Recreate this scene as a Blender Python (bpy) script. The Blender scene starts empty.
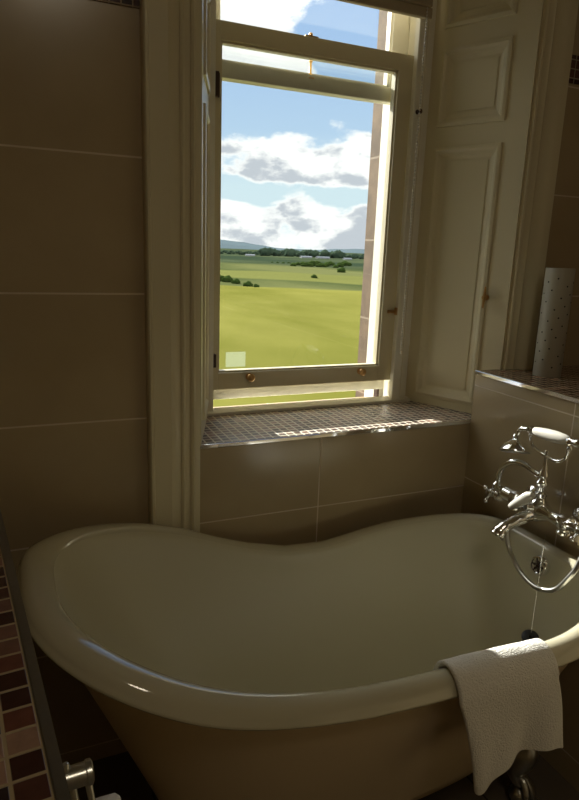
import bpy, bmesh, math, random
from math import radians as R, sin, cos, tan, pi, sqrt
from mathutils import Vector, Matrix
from mathutils import noise as mnoise
random.seed(7)
C = bpy.context.scene.collection
H = 1.55                       # eye height
def Z(z): return z + H         # heights measured from eye level

# ------------------------------------------------------------------ materials
def mat(name):
    m = bpy.data.materials.new(name); m.use_nodes = True
    nt = m.node_tree; nt.nodes.clear()
    out = nt.nodes.new('ShaderNodeOutputMaterial')
    return m, nt, out
def node(nt, t, **kw):
    n = nt.nodes.new(t)
    for k, v in kw.items(): setattr(n, k, v)
    return n
def math_n(nt, op, a, b=None, c=None):
    n = nt.nodes.new('ShaderNodeMath'); n.operation = op
    for i, v in enumerate((a, b, c)):
        if v is None: continue
        if isinstance(v, (int, float)): n.inputs[i].default_value = v
        else: nt.links.new(v, n.inputs[i])
    return n.outputs[0]
def mixc(nt, fac, a, b, blend='MIX'):
    n = nt.nodes.new('ShaderNodeMix'); n.data_type = 'RGBA'; n.blend_type = blend
    for i, v in ((0, fac), (6, a), (7, b)):
        if isinstance(v, (int, float)): n.inputs[i].default_value = v
        elif isinstance(v, tuple): n.inputs[i].default_value = (*v[:3], 1)
        else: nt.links.new(v, n.inputs[i])
    return n.outputs[2]
def simple(name, col, rough=0.5, metal=0.0, nscale=0, namt=0.1, bump=0.0, bscale=None, coat=0.0, spec=0.5):
    m, nt, out = mat(name)
    b = node(nt, 'ShaderNodeBsdfPrincipled')
    b.inputs['Roughness'].default_value = rough; b.inputs['Metallic'].default_value = metal
    b.inputs['Coat Weight'].default_value = coat; b.inputs['Specular IOR Level'].default_value = spec
    b.inputs['Base Color'].default_value = (*col, 1)
    tc = node(nt, 'ShaderNodeTexCoord')
    if nscale:
        n = node(nt, 'ShaderNodeTexNoise'); n.inputs['Scale'].default_value = nscale; n.inputs['Detail'].default_value = 4
        nt.links.new(tc.outputs['Object'], n.inputs['Vector'])
        dark = tuple(c * (1 - namt) for c in col); lite = tuple(min(1, c * (1 + namt)) for c in col)
        nt.links.new(mixc(nt, n.outputs['Fac'], dark, lite), b.inputs['Base Color'])
    if bump:
        n2 = node(nt, 'ShaderNodeTexNoise'); n2.inputs['Scale'].default_value = bscale or 60; n2.inputs['Detail'].default_value = 3
        nt.links.new(tc.outputs['Object'], n2.inputs['Vector'])
        bp = node(nt, 'ShaderNodeBump'); bp.inputs['Strength'].default_value = bump; bp.inputs['Distance'].default_value = 0.004
        nt.links.new(n2.outputs['Fac'], bp.inputs['Height']); nt.links.new(bp.outputs[0], b.inputs['Normal'])
    nt.links.new(b.outputs[0], out.inputs[0])
    return m
def tile_mat(name, axes, pitch, offs, gw, base, base2, grout, rough=0.2, mosaic=None, rot=0.0, bump=0.4, vary=0.04, nsc=3.0):
    """grid of tiles; axes pick two of x,y,z; mosaic = list of tile colours"""
    m, nt, out = mat(name)
    b = node(nt, 'ShaderNodeBsdfPrincipled'); b.inputs['Roughness'].default_value = rough
    g = node(nt, 'ShaderNodeNewGeometry')
    mp = node(nt, 'ShaderNodeMapping'); mp.vector_type = 'POINT'; mp.inputs['Rotation'].default_value = (0, 0, rot)
    nt.links.new(g.outputs['Position'], mp.inputs['Vector'])
    s = node(nt, 'ShaderNodeSeparateXYZ'); nt.links.new(mp.outputs[0], s.inputs[0])
    cells, edges = [], []
    for k in range(2):
        v = math_n(nt, 'DIVIDE', math_n(nt, 'SUBTRACT', s.outputs['xyz'.index(axes[k])], offs[k]), pitch[k])
        cells.append(math_n(nt, 'FLOOR', v))
        f = math_n(nt, 'FRACT', v)
        d = math_n(nt, 'MULTIPLY', math_n(nt, 'SUBTRACT', 0.5, math_n(nt, 'ABSOLUTE', math_n(nt, 'SUBTRACT', f, 0.5))), pitch[k])
        edges.append(d)
    dist = math_n(nt, 'MINIMUM', edges[0], edges[1])
    mr = node(nt, 'ShaderNodeMapRange'); mr.inputs['From Min'].default_value = gw * 0.4; mr.inputs['From Max'].default_value = gw * 0.6
    nt.links.new(dist, mr.inputs['Value']); mask = mr.outputs[0]
    cb = node(nt, 'ShaderNodeCombineXYZ'); nt.links.new(cells[0], cb.inputs[0]); nt.links.new(cells[1], cb.inputs[1])
    wn = node(nt, 'ShaderNodeTexWhiteNoise'); wn.noise_dimensions = '3D'; nt.links.new(cb.outputs[0], wn.inputs['Vector'])
    nz = node(nt, 'ShaderNodeTexNoise'); nz.inputs['Scale'].default_value = nsc; nz.inputs['Detail'].default_value = 5
    nt.links.new(g.outputs['Position'], nz.inputs['Vector'])
    if mosaic:
        cr = node(nt, 'ShaderNodeValToRGB'); cr.color_ramp.interpolation = 'CONSTANT'
        els = cr.color_ramp.elements
        while len(els) < len(mosaic): els.new(0.5)
        for i, c in enumerate(mosaic):
            els[i].position = i / len(mosaic); els[i].color = (*c, 1)
        nt.links.new(wn.outputs['Value'], cr.inputs[0])
        nz.inputs['Scale'].default_value = 90
        col = mixc(nt, 0.35, cr.outputs[0], mixc(nt, nz.outputs['Fac'], (0.0, 0.0, 0.0), (1, 1, 1)), 'OVERLAY')
    else:
        cr = node(nt, 'ShaderNodeMapRange'); cr.inputs['From Min'].default_value = 0.3; cr.inputs['From Max'].default_value = 0.7
        nt.links.new(nz.outputs['Fac'], cr.inputs['Value'])
        col = mixc(nt, cr.outputs[0], base, base2)
        v = math_n(nt, 'ADD', 1 - vary, math_n(nt, 'MULTIPLY', wn.outputs['Value'], 2 * vary))
        hsv = node(nt, 'ShaderNodeHueSaturation'); nt.links.new(col, hsv.inputs['Color']); nt.links.new(v, hsv.inputs['Value'])
        col = hsv.outputs[0]
    nt.links.new(mixc(nt, mask, grout, col), b.inputs['Base Color'])
    rr = node(nt, 'ShaderNodeMapRange'); rr.inputs['To Min'].default_value = 0.8; rr.inputs['To Max'].default_value = rough
    nt.links.new(mask, rr.inputs['Value']); nt.links.new(rr.outputs[0], b.inputs['Roughness'])
    bp = node(nt, 'ShaderNodeBump'); bp.inputs['Strength'].default_value = bump; bp.inputs['Distance'].default_value = 0.0015
    nt.links.new(mask, bp.inputs['Height']); nt.links.new(bp.outputs[0], b.inputs['Normal'])
    nt.links.new(b.outputs[0], out.inputs[0])
    return m

BEIGE, BEIGE2, GROUT = (0.405, 0.32, 0.19), (0.475, 0.385, 0.24), (0.66, 0.57, 0.43)
MOS = [(0.055, 0.02, 0.014), (0.16, 0.06, 0.04), (0.26, 0.13, 0.085), (0.09, 0.035, 0.025), (0.36, 0.22, 0.15), (0.20, 0.10, 0.07), (0.035, 0.02, 0.02)]
M = {}
M['tile_left'] = tile_mat('beige wall tile left', 'xz', (0.62, 0.3415), (-0.25, Z(-0.812)), 0.0045, BEIGE, BEIGE2, GROUT)
M['tile_apron'] = tile_mat('beige wall tile apron', 'xz', (0.60, 0.3415), (0.876, Z(-0.812)), 0.004, BEIGE, BEIGE2, GROUT)
M['tile_side'] = tile_mat('beige wall tile side', 'yz', (0.60, 0.3415), (1.267, Z(-0.437)), 0.004, BEIGE, BEIGE2, GROUT)
M['tile_room'] = tile_mat('beige wall tile room', 'yz', (0.60, 0.3415), (0.1, Z(-0.812)), 0.004, BEIGE, BEIGE2, GROUT)
M['tile_rear'] = tile_mat('beige wall tile rear', 'xz', (0.60, 0.3415), (0.1, Z(-0.812)), 0.004, BEIGE, BEIGE2, GROUT)
LEDGE_ROT = math.atan(0.0905)
M['mos_ledge'] = tile_mat('brown glass mosaic ledge', 'xy', (0.0265, 0.0265), (0.0425, 0.0), 0.0032, None, None, (0.42, 0.32, 0.18), 0.2, MOS, rot=-LEDGE_ROT)
M['mos_top'] = tile_mat('brown glass mosaic top', 'xy', (0.0265, 0.0265), (0.0, 0.0), 0.0035, None, None, (0.50, 0.42, 0.28), 0.12, MOS)
M['mos_sill'] = tile_mat('brown glass mosaic sill', 'xy', (0.0265, 0.0265), (0.0, 0.0), 0.0056, None, None, (0.74, 0.69, 0.58), 0.3, [(0.07, 0.035, 0.03), (0.13, 0.07, 0.055), (0.22, 0.12, 0.08), (0.10, 0.05, 0.035), (0.30, 0.18, 0.13), (0.05, 0.025, 0.02)])
M['mos_strip'] = tile_mat('dark mosaic border', 'xz', (0.0275, 0.0275), (0.008, Z(0.552)), 0.0035, None, None, (0.35, 0.28, 0.2), 0.15, [(0.03, 0.01, 0.01), (0.06, 0.02, 0.018), (0.12, 0.05, 0.035), (0.05, 0.016, 0.015)])
M['floor'] = tile_mat('dark brown floor tile', 'xy', (0.45, 0.45), (1.19, 1.0), 0.006, (0.13, 0.105, 0.08), (0.17, 0.14, 0.105), (0.05, 0.042, 0.032), 0.4)
M['paint'] = simple('cream gloss paint', (0.68, 0.62, 0.43), 0.35, nscale=3, namt=0.04, bump=0.06, bscale=40)
M['paint_old'] = simple('weathered white paint', (0.80, 0.78, 0.68), 0.45, nscale=12, namt=0.12, bump=0.25, bscale=50)
M['ceiling'] = simple('ceiling white', (0.75, 0.72, 0.64), 0.9, nscale=2, namt=0.03)
M['stone'] = tile_mat('brown sandstone ashlar', 'yz', (0.9, 0.32), (2.0, Z(0.05)), 0.008, (0.10, 0.066, 0.038), (0.19, 0.125, 0.072), (0.26, 0.20, 0.14), 0.85, nsc=12, vary=0.12)
M['chrome'] = simple('polished chrome', (0.86, 0.87, 0.88), 0.06, 1.0, nscale=30, namt=0.02)
M['trim_dull'] = simple('satin steel edge', (0.30, 0.29, 0.26), 0.35, 1.0, nscale=80, namt=0.08)
M['chrome_dull'] = simple('brushed chrome', (0.55, 0.55, 0.52), 0.28, 1.0, nscale=80, namt=0.08)
M['brass'] = simple('aged brass', (0.60, 0.38, 0.16), 0.3, 1.0, nscale=60, namt=0.2)
M['iron'] = simple('dark painted hinge', (0.06, 0.035, 0.025), 0.5, 0.4, nscale=50, namt=0.2)
M['ceramic'] = simple('white ceramic', (0.62, 0.60, 0.55), 0.08, coat=0.5, nscale=5, namt=0.02)
M['enamel'] = simple('bath enamel', (0.55, 0.52, 0.385), 0.07, coat=0.5, nscale=1.5, namt=0.015)
M['bath_out'] = simple('bath outer cream paint', (0.70, 0.57, 0.38), 0.28, nscale=2, namt=0.03)
M['rubber'] = simple('black rubber plug', (0.015, 0.015, 0.015), 0.4, nscale=40, namt=0.2)
M['dark'] = simple('dark recess', (0.01, 0.01, 0.01), 0.7, nscale=40, namt=0.2)
M['blind'] = simple('cream blind fabric', (0.42, 0.36, 0.25), 0.8, nscale=200, namt=0.1, bump=0.2, bscale=300)
M['terry'] = simple('white terry towel', (0.80, 0.78, 0.72), 0.95, nscale=150, namt=0.08, bump=1.0, bscale=260)
M['paper'] = simple('white soft paper', (0.80, 0.78, 0.74), 0.95, nscale=30, namt=0.05, bump=0.5, bscale=120)
M['canister'] = simple('off-white porcelain cylinder', (0.44, 0.42, 0.34), 0.4, nscale=8, namt=0.03)

def glass_mat():
    m, nt, out = mat('window glass')
    t = node(nt, 'ShaderNodeBsdfTransparent'); t.inputs[0].default_value = (0.96, 0.975, 0.97, 1)
    g = node(nt, 'ShaderNodeBsdfGlossy'); g.inputs['Roughness'].default_value = 0.01
    lw = node(nt, 'ShaderNodeLayerWeight')
    fac = math_n(nt, 'ADD', 0.04, math_n(nt, 'MULTIPLY', math_n(nt, 'POWER', lw.outputs['Facing'], 5.0), 0.9))
    mx = node(nt, 'ShaderNodeMixShader')
    nt.links.new(fac, mx.inputs[0]); nt.links.new(t.outputs[0], mx.inputs[1]); nt.links.new(g.outputs[0], mx.inputs[2])
    nt.links.new(mx.outputs[0], out.inputs[0]); return m
M['glass'] = glass_mat()
def sticker_mat():
    m, nt, out = mat('clear sticker')
    t = node(nt, 'ShaderNodeBsdfTransparent'); t.inputs[0].default_value = (0.9, 0.95, 0.92, 1)
    g = node(nt, 'ShaderNodeBsdfTranslucent'); g.inputs[0].default_value = (0.9, 0.92, 0.88, 1)
    n = node(nt, 'ShaderNodeTexNoise'); n.inputs['Scale'].default_value = 60
    mx = node(nt, 'ShaderNodeMixShader')
    nt.links.new(math_n(nt, 'MULTIPLY', n.outputs['Fac'], 0.10), mx.inputs[0])
    nt.links.new(t.outputs[0], mx.inputs[1]); nt.links.new(g.outputs[0], mx.inputs[2]); nt.links.new(mx.outputs[0], out.inputs[0]); return m
M['sticker'] = sticker_mat()

# ------------------------------------------------------------------ mesh helpers
def tagp(o, label=None, cat=None, group=None, kind=None):
    if label: o['label'] = label
    if cat: o['category'] = cat
    if group: o['group'] = group
    if kind: o['kind'] = kind
    return o
def obj(name, bm, m, parent=None, smooth=False, mats=None):
    """bm is in world coordinates; parents are un-rotated empties"""
    me = bpy.data.meshes.new(name)
    off = Vector((0, 0, 0))
    p = parent
    while p is not None: off += p.location; p = p.parent
    bmesh.ops.recalc_face_normals(bm, faces=bm.faces)
    org = Vector((0, 0, 0))
    bmesh.ops.translate(bm, verts=bm.verts, vec=-(off + org))
    bm.to_mesh(me); bm.free()
    for mm in (mats or [m]): me.materials.append(mm)
    if smooth:
        for f in me.polygons: f.use_smooth = True
    o = bpy.data.objects.new(name, me); C.objects.link(o); o.parent = parent
    return o
def centre(o):
    """move a mesh thing's origin to its own base"""
    vs = [v.co for v in o.data.vertices]
    c = Vector(((min(v.x for v in vs) + max(v.x for v in vs)) / 2, (min(v.y for v in vs) + max(v.y for v in vs)) / 2, min(v.z for v in vs)))
    o.data.transform(Matrix.Translation(-c)); o.location = o.location + c
    return o
def thing(name, loc, label, cat, group=None, kind=None):
    o = bpy.data.objects.new(name, None); C.objects.link(o); o.location = loc; o.empty_display_size = 0.05
    return tagp(o, label, cat, group, kind)
def B(): return bmesh.new()
def box(bm, x0, x1, y0, y1, z0, z1, mi=0):
    v = [bm.verts.new((x, y, z)) for x in (x0, x1) for y in (y0, y1) for z in (z0, z1)]
    for f in ((0, 1, 3, 2), (4, 6, 7, 5), (0, 4, 5, 1), (2, 3, 7, 6), (0, 2, 6, 4), (1, 5, 7, 3)):
        fc = bm.faces.new([v[i] for i in f]); fc.material_index = mi
    return bm
def bbox(bm, x0, x1, y0, y1, z0, z1, r=0.003):
    t = bmesh.new(); box(t, x0, x1, y0, y1, z0, z1)
    bmesh.ops.bevel(t, geom=list(t.edges), offset=r, segments=2, affect='EDGES', profile=0.6)
    merge(bm, t); return bm
def merge(bm, t):
    me = bpy.data.meshes.new('tmp'); t.to_mesh(me); t.free(); bm.from_mesh(me); bpy.data.meshes.remove(me)
def prism(bm, pts, z0, z1):
    """vertical prism from xy outline"""
    a = [bm.verts.new((x, y, z0)) for x, y in pts]; b = [bm.verts.new((x, y, z1)) for x, y in pts]
    n = len(pts)
    bm.faces.new(a[::-1]); bm.faces.new(b)
    for i in range(n): bm.faces.new((a[i], a[(i + 1) % n], b[(i + 1) % n], b[i]))
    return bm
def prism_x(bm, pts, x0, x1):
    """prism along x from yz outline"""
    a = [bm.verts.new((x0, y, z)) for y, z in pts]; b = [bm.verts.new((x1, y, z)) for y, z in pts]
    n = len(pts)
    bm.faces.new(a[::-1]); bm.faces.new(b)
    for i in range(n): bm.faces.new((a[i], a[(i + 1) % n], b[(i + 1) % n], b[i]))
    return bm
def spline(pts, n=10):
    P = [Vector(p) for p in pts]; P = [2 * P[0] - P[1]] + P + [2 * P[-1] - P[-2]]
    out = []
    for i in range(1, len(P) - 2):
        for k in range(n):
            t = k / n; a, b, c, d = P[i - 1], P[i], P[i + 1], P[i + 2]
            out.append(0.5 * ((2 * b) + (-a + c) * t + (2 * a - 5 * b + 4 * c - d) * t * t + (-a + 3 * b - 3 * c + d) * t ** 3))
    out.append(P[-2]); return out
def tube(bm, path, r, seg=12, cap=True):
    """r: number or list of radii along path"""
    P = [Vector(p) for p in path]; n = len(P)
    rs = r if isinstance(r, (list, tuple)) else [r] * n
    t0 = (P[1] - P[0]).normalized()
    up = Vector((0, 0, 1)) if abs(t0.z) < 0.9 else Vector((1, 0, 0))
    nrm = t0.cross(up).normalized(); rings = []
    for i in range(n):
        t = ((P[min(i + 1, n - 1)] - P[max(i - 1, 0)]))
        t = t.normalized() if t.length > 1e-9 else t0
        nrm = (nrm - t * nrm.dot(t)).normalized(); bn = t.cross(nrm)
        rings.append([bm.verts.new(P[i] + (nrm * cos(2 * pi * k / seg) + bn * sin(2 * pi * k / seg)) * rs[i]) for k in range(seg)])
    for i in range(n - 1):
        for k in range(seg):
            bm.faces.new((rings[i][k], rings[i][(k + 1) % seg], rings[i + 1][(k + 1) % seg], rings[i + 1][k]))
    if cap: bm.faces.new(rings[0][::-1]); bm.faces.new(rings[-1])
    return bm
def lathe(bm, base, axis, prof, seg=24):
    """prof: (distance along axis, radius)"""
    a = Vector(axis).normalized(); b0 = Vector(base)
    up = Vector((0, 0, 1)) if abs(a.z) < 0.9 else Vector((1, 0, 0))
    u = a.cross(up).normalized(); w = a.cross(u); rings = []
    for d, r in prof:
        if r < 1e-5: rings.append([bm.verts.new(b0 + a * d)])
        else: rings.append([bm.verts.new(b0 + a * d + (u * cos(2 * pi * k / seg) + w * sin(2 * pi * k / seg)) * r) for k in range(seg)])
    for i in range(len(rings) - 1):
        p, q = rings[i], rings[i + 1]
        for k in range(seg):
            k2 = (k + 1) % seg
            if len(p) == 1 and len(q) == 1: continue
            if len(p) == 1: bm.faces.new((p[0], q[k2], q[k]))
            elif len(q) == 1: bm.faces.new((p[k], p[k2], q[0]))
            else: bm.faces.new((p[k], p[k2], q[k2], q[k]))
    if len(rings[0]) > 1: bm.faces.new(rings[0][::-1])
    if len(rings[-1]) > 1: bm.faces.new(rings[-1])
    return bm
def ball(bm, c, r, seg=12, sc=(1, 1, 1)):
    t = bmesh.new(); bmesh.ops.create_uvsphere(t, u_segments=seg, v_segments=max(6, seg // 2 + 2), radius=r)
    for v in t.verts: v.co = Vector((v.co.x * sc[0], v.co.y * sc[1], v.co.z * sc[2])) + Vector(c)
    merge(bm, t); return bm
def autosmooth(o, deg=35):
    for p in o.data.polygons: p.use_smooth = True
    bm = bmesh.new(); bm.from_mesh(o.data)
    for e in bm.edges:
        if len(e.link_faces) == 2 and e.calc_face_angle(0) > R(deg): e.smooth = False
    bm.to_mesh(o.data); bm.free(); return o
def struct(name, bm, m, mats=None):
    return tagp(obj(name, bm, m, mats=mats), kind='structure')

# ------------------------------------------------------------------ room shell
YW = 1.70; XL = -1.5; XR = 2.0; YR = -2.3; ZC = 3.15
SILL = Z(-0.566); LEDGE = Z(-0.386); HEAD = Z(1.28)
YO = 2.33                                # outer face of the house wall
struct('floor', box(B(), XL - .1, XR + .1, YR - .1, YO, -0.1, 0), M['floor'])
struct('ceiling', box(B(), XL - .1, XR + .1, YR - .1, YO, ZC, ZC + 0.1), M['ceiling'])
b = B()
prism(b, [(XL - .1, YW), (0.462, YW), (0.575, 2.02), (0.575, 2.10), (0.575, YO), (XL - .1, YO)], 0, ZC)
wl = struct('wall_window_left', b, M['tile_left'])
b = B(); prism(b, [(1.590, YW), (XR + .1, YW), (XR + .1, YO), (1.42, YO), (1.42, 2.07)], 0, ZC)
struct('wall_window_right', b, M['tile_left'])
struct('wall_apron', prism(B(), [(0.462, YW), (1.59, YW), (1.42, 2.07), (1.42, 2.17), (0.580, 2.17), (0.575, 2.02)], 0, SILL - 0.012), M['tile_apron'])
struct('wall_outside_apron', box(B(), 0.602, 1.42, 2.17, YO, -1, Z(-0.78)), M['stone'])
struct('wall_window_head', prism(B(), [(0.462, YW), (1.59, YW), (1.42, 2.07), (1.42, YO), (0.580, YO), (0.575, 2.02)], HEAD, ZC), M['paint'])
struct('wall_right', box(B(), XR, XR + .1, YR, YW, 0, ZC), M['tile_room'])
struct('wall_left', box(B(), XL - .1, XL, YR, YW, 0, ZC), M['tile_room'])
struct('wall_rear', box(B(), XL - .1, XR + .1, YR - .1, YR, 0, ZC), M['tile_rear'])
# exterior stone reveals and stone sill
b = B(); box(b, 1.37, 1.42, 2.235, YO, Z(-0.75), HEAD); box(b, 1.37, 2.6, YO, YO + 0.02, -1, 4)
struct('wall_outside_right', b, M['stone'])
b = B(); box(b, 0.602, 0.61, 2.20, YO, Z(-0.75), HEAD); box(b, -2, 0.60, YO, YO + 0.02, -1, 4)
struct('wall_outside_left', b, M['stone'])
struct('trim_1', prism_x(B(), [(2.17, Z(-0.645)), (2.352, Z(-0.70)), (2.352, Z(-0.78)), (2.17, Z(-0.78))], 0.603, 1.369), M['stone'])
# tiled boxing on the right with mosaic top and metal edge
struct('wall_boxing_right', box(B(), 1.467, XR, YR, YW, 0, LEDGE - 0.006), M['tile_side'])
b = B(); box(b, 1.470, XR, YR, YW, LEDGE - 0.006, LEDGE)
struct('trim_2', b, M['mos_top'])
struct('trim_3', bbox(B(), 1.4615, 1.4700, YR, YW - 0.001, LEDGE - 0.012, LEDGE + 0.0015, 0.0015), M['chrome'])
# tiled boxing in the left foreground
def ex(y): return 0.053 - 0.0905 * y
y0, y1 = -0.9, YW
struct('wall_boxing_left', prism(B(), [(XL, y0), (ex(y0) - .004, y0), (ex(y1) - .004, y1), (XL, y1)], 0, LEDGE - 0.006), M['tile_room'])
struct('trim_4', prism(B(), [(XL, y0), (ex(y0) - .0105, y0), (ex(y1) - .0105, y1), (XL, y1)], LEDGE - 0.006, LEDGE), M['mos_ledge'])
bb5 = prism(B(), [(ex(y0) - .0105, y0), (ex(y0), y0), (ex(y1), y1), (ex(y1) - .0105, y1)], LEDGE - 0.014, LEDGE + 0.0015)
bmesh.ops.bevel(bb5, geom=[e for e in bb5.edges if abs(e.verts[0].co.y - e.verts[1].co.y) > 1], offset=.0014, segments=2, affect='EDGES')
struct('trim_5', bb5, M['trim_dull'])
# mosaic border strips high on the window wall
struct('trim_6', box(B(), XL, 0.336, YW - 0.004, YW, Z(0.550), Z(0.634)), M['mos_strip'])
struct('trim_7', box(B(), 1.684, XR, YW - 0.004, YW, Z(0.564), Z(0.648)), M['mos_strip'])
# architraves (moulded, running the full height)
prof = [(0, 0), (0, 0.034), (0.004, 0.040), (0.010, 0.040), (0.013, 0.034), (0.058, 0.033), (0.066, 0.028), (0.076, 0.023), (0.086, 0.022),
        (0.0865, 0.027), (0.092, 0.030), (0.098, 0.027), (0.0985, 0.021), (0.112, 0.020), (0.113, 0.026), (0.119, 0.030), (0.125, 0.026), (0.1255, 0.019), (0.140, 0.017), (0.140, 0)]
pl = [(0.327 + d*1.06, YW - h) for d, h in prof]
autosmooth(struct('trim_8', prism(B(), pl, 0, ZC), M['paint']), 28)
profr = [(0, 0), (0, 0.008), (0.002, 0.018), (0.007, 0.020), (0.010, 0.012), (0.012, 0.016), (0.030, 0.018), (0.036, 0.022), (0.044, 0.020), (0.060, 0.022), (0.072, 0.027), (0.082, 0.032), (0.090, 0.036), (0.112, 0.038), (0.112, 0)]
pr = [(1.576 + d * .97, YW - h) for d, h in profr]
autosmooth(struct('trim_9', prism(B(), pr, LEDGE + 0.0005, ZC), M['paint']), 28)

# ------------------------------------------------------------------ window
win = thing('window_1', (0.98, 2.06, SILL), None, None, kind='structure')
WB, WT = Z(-0.566), HEAD
# box frame: side linings, parting beads, cill, outer linings
b = B()
box(b, 0.576, 0.616, 2.020, 2.038, WB, WT); box(b, 0.581, 0.592, 2.038, 2.15, WB, WT)
box(b, 1.352, 1.42, 2.035, 2.10, WB, WT); box(b, 1.345, 1.42, 2.145, 2.235, Z(-0.62), WT)
bbox(b, 1.336, 1.372, 2.012, 2.037, WB, WT, 0.004)
box(b, 0.581, 0.592, 2.15, 2.20, Z(-0.62), WT)
prism_x(b, [(2.005, Z(-0.556)), (2.045, Z(-0.548)), (2.06, Z(-0.556)), (2.20, Z(-0.605)), (2.20, Z(-0.64)), (2.005, Z(-0.578))], 0.582, 1.418)
box(b, 0.582, 1.42, 2.03, 2.2, Z(1.24), HEAD)
obj('window_frame', b, M['paint_old'], win)
# sliver of the frame between the reveal and the sash on the right
b = B(); prism(b, [(1.372, 2.018), (1.421, 2.07), (1.421, 2.12), (1.372, 2.12)], WB, WT); obj('frame_lining', b, M['paint'], win)
def sash(name, x0, x1, z0, z1, y0, y1, sl, sr, rt, rb, mt):
    s = bpy.data.objects.new(name, None); C.objects.link(s); s.parent = win
    b = B()
    bbox(b, x0, x0 + sl, y0, y1, z0, z1, 0.003); bbox(b, x1 - sr, x1, y0, y1, z0, z1, 0.003)
    bbox(b, x0 + sl - .002, x1 - sr + .002, y0, y1, z1 - rt, z1, 0.003); bbox(b, x0 + sl - .002, x1 - sr + .002, y0, y1, z0, z0 + rb, 0.003)
    # glazing moulding
    gx0, gx1, gz0, gz1 = x0 + sl, x1 - sr, z0 + rb, z1 - rt
    ym = (y0 + y1) / 2
    for (p, q, r_, s_) in ((gx0 - .002, gx0 + .006, gz0, gz1), (gx1 - .006, gx1 + .002, gz0, gz1)): box(b, p, q, y0 + .010, y1 - .008, r_, s_)
    for (r_, s_) in ((gz0 - .002, gz0 + .006), (gz1 - .006, gz1 + .002)): box(b, gx0, gx1, y0 + .010, y1 - .008, r_, s_)
    obj('sash_rails', b, mt, s)
    b = B(); box(b, gx0, gx1, ym - .0015, ym + .0015, gz0, gz1); obj('glass_pane', b, M['glass'], s)
    return s
inner = sash('inner_sash', 0.594, 1.345, Z(-0.483), Z(0.672), 2.04, 2.083, 0.046, 0.062, 0.054, 0.059, M['paint'])
outer = sash('outer_sash', 0.594, 1.345, Z(0.525), Z(1.235), 2.095, 2.138, 0.056, 0.062, 0.052, 0.050, M['paint_old'])
def sub(name, b, m, parent, smooth=True):
    o = obj(name, b, m, parent); 
    if smooth: autosmooth(o, 40)
    return o
# sticker on the glass
b = B(); box(b, 0.672, 0.745, 2.0585, 2.0595, Z(-0.408), Z(-0.355)); obj('sticker', b, M['sticker'], inner)
# sash lifts (brass knobs) on the bottom rail
for x in (0.753, 1.202):
    b = B(); lathe(b, (x, 2.041, Z(-0.441)), (0, -1, 0), [(0, .013), (.003, .013), (.005, .006), (.013, .006), (.018, .012), (.025, .014), (.031, .009), (.033, 0)], 16)
    sub('sash_knob', b, M['brass'], inner)
b = B(); bbox(b, 0.925, 0.972, 2.046, 2.078, Z(0.671), Z(0.677), .001); ball(b, (0.950, 2.06, Z(0.683)), 0.007)
sub('sash_fastener', b, M['brass'], inner)
# sash screw on the meeting rail
b = B(); lathe(b, (0.975, 2.106, Z(0.562)), (0, 0, 1), [(0, .016), (.004, .016), (.006, .009), (.016, .007), (.02, .004), (.052, .004), (.055, .007), (.062, .006), (.064, 0)], 14)
sub('meeting_rail_catch', b, M['brass'], outer)
# small side fittings
b = B(); box(b, 1.312, 1.322, 2.004, 2.012, Z(0.466), Z(0.494)); ball(b, (1.317, 2.003, Z(0.480)), 0.006)
b2 = B(); lathe(b2, (1.352, 2.013, Z(0.486)), (0, -1, 0), [(0, .008), (.003, .008), (.004, .004), (.014, .004), (.02, .009), (.024, 0)], 12)
b.free(); sub('frame_pin', b2, M['iron'], win)
b = B(); bbox(b, 1.305, 1.345, 2.030, 2.041, Z(-0.222), Z(-0.210), .002); bbox(b, 1.334, 1.344, 2.018, 2.038, Z(-0.228), Z(-0.200), .002)
sub('side_latch', b, M['brass'], win)
b = B()
for z in (0.455, 0.505): pass
box(b, 0.6165, 0.627, 2.018, 2.040, Z(0.452), Z(0.522)); box(b, 0.629, 0.634, 2.034, 2.040, Z(0.452), Z(0.522)); box(b, 0.620, 0.630, 2.034, 2.040, Z(0.478), Z(0.496))
sub('side_bracket', b, M['iron'], win, False)
b = B(); box(b, 0.6165, 0.626, 2.02, 2.040, Z(-0.40), Z(-0.355)); sub('side_bracket', b, M['iron'], win, False)
# weather bar below the raised sash
b = B(); bbox(b, 0.594, 1.345, 2.086, 2.104, Z(-0.529), Z(-0.474), .003)
obj('weather_bar', b, M['paint_old'], win)
b = B(); box(b, 1.325, 1.336, 2.106, 2.13, Z(-0.585), Z(-0.47)); obj('weather_bar_post', b, M['iron'], win)
# mosaic sill with bright metal edge
b = B(); prism(b, [(0.466, YW + .006), (1.586, YW + .006), (1.420, 2.07), (1.40, 2.02), (0.576, 2.02)], SILL - 0.012, SILL)
obj('mosaic_sill', b, M['mos_sill'], win)
b = B(); bbox(b, 0.470, 1.4665, YW - .003, YW + .0065, SILL - 0.011, SILL + 0.0015, .0015)
o = obj('sill_edge_strip', b, M['chrome'], win); o['label'] = 'shiny chrome edge strip'

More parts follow.
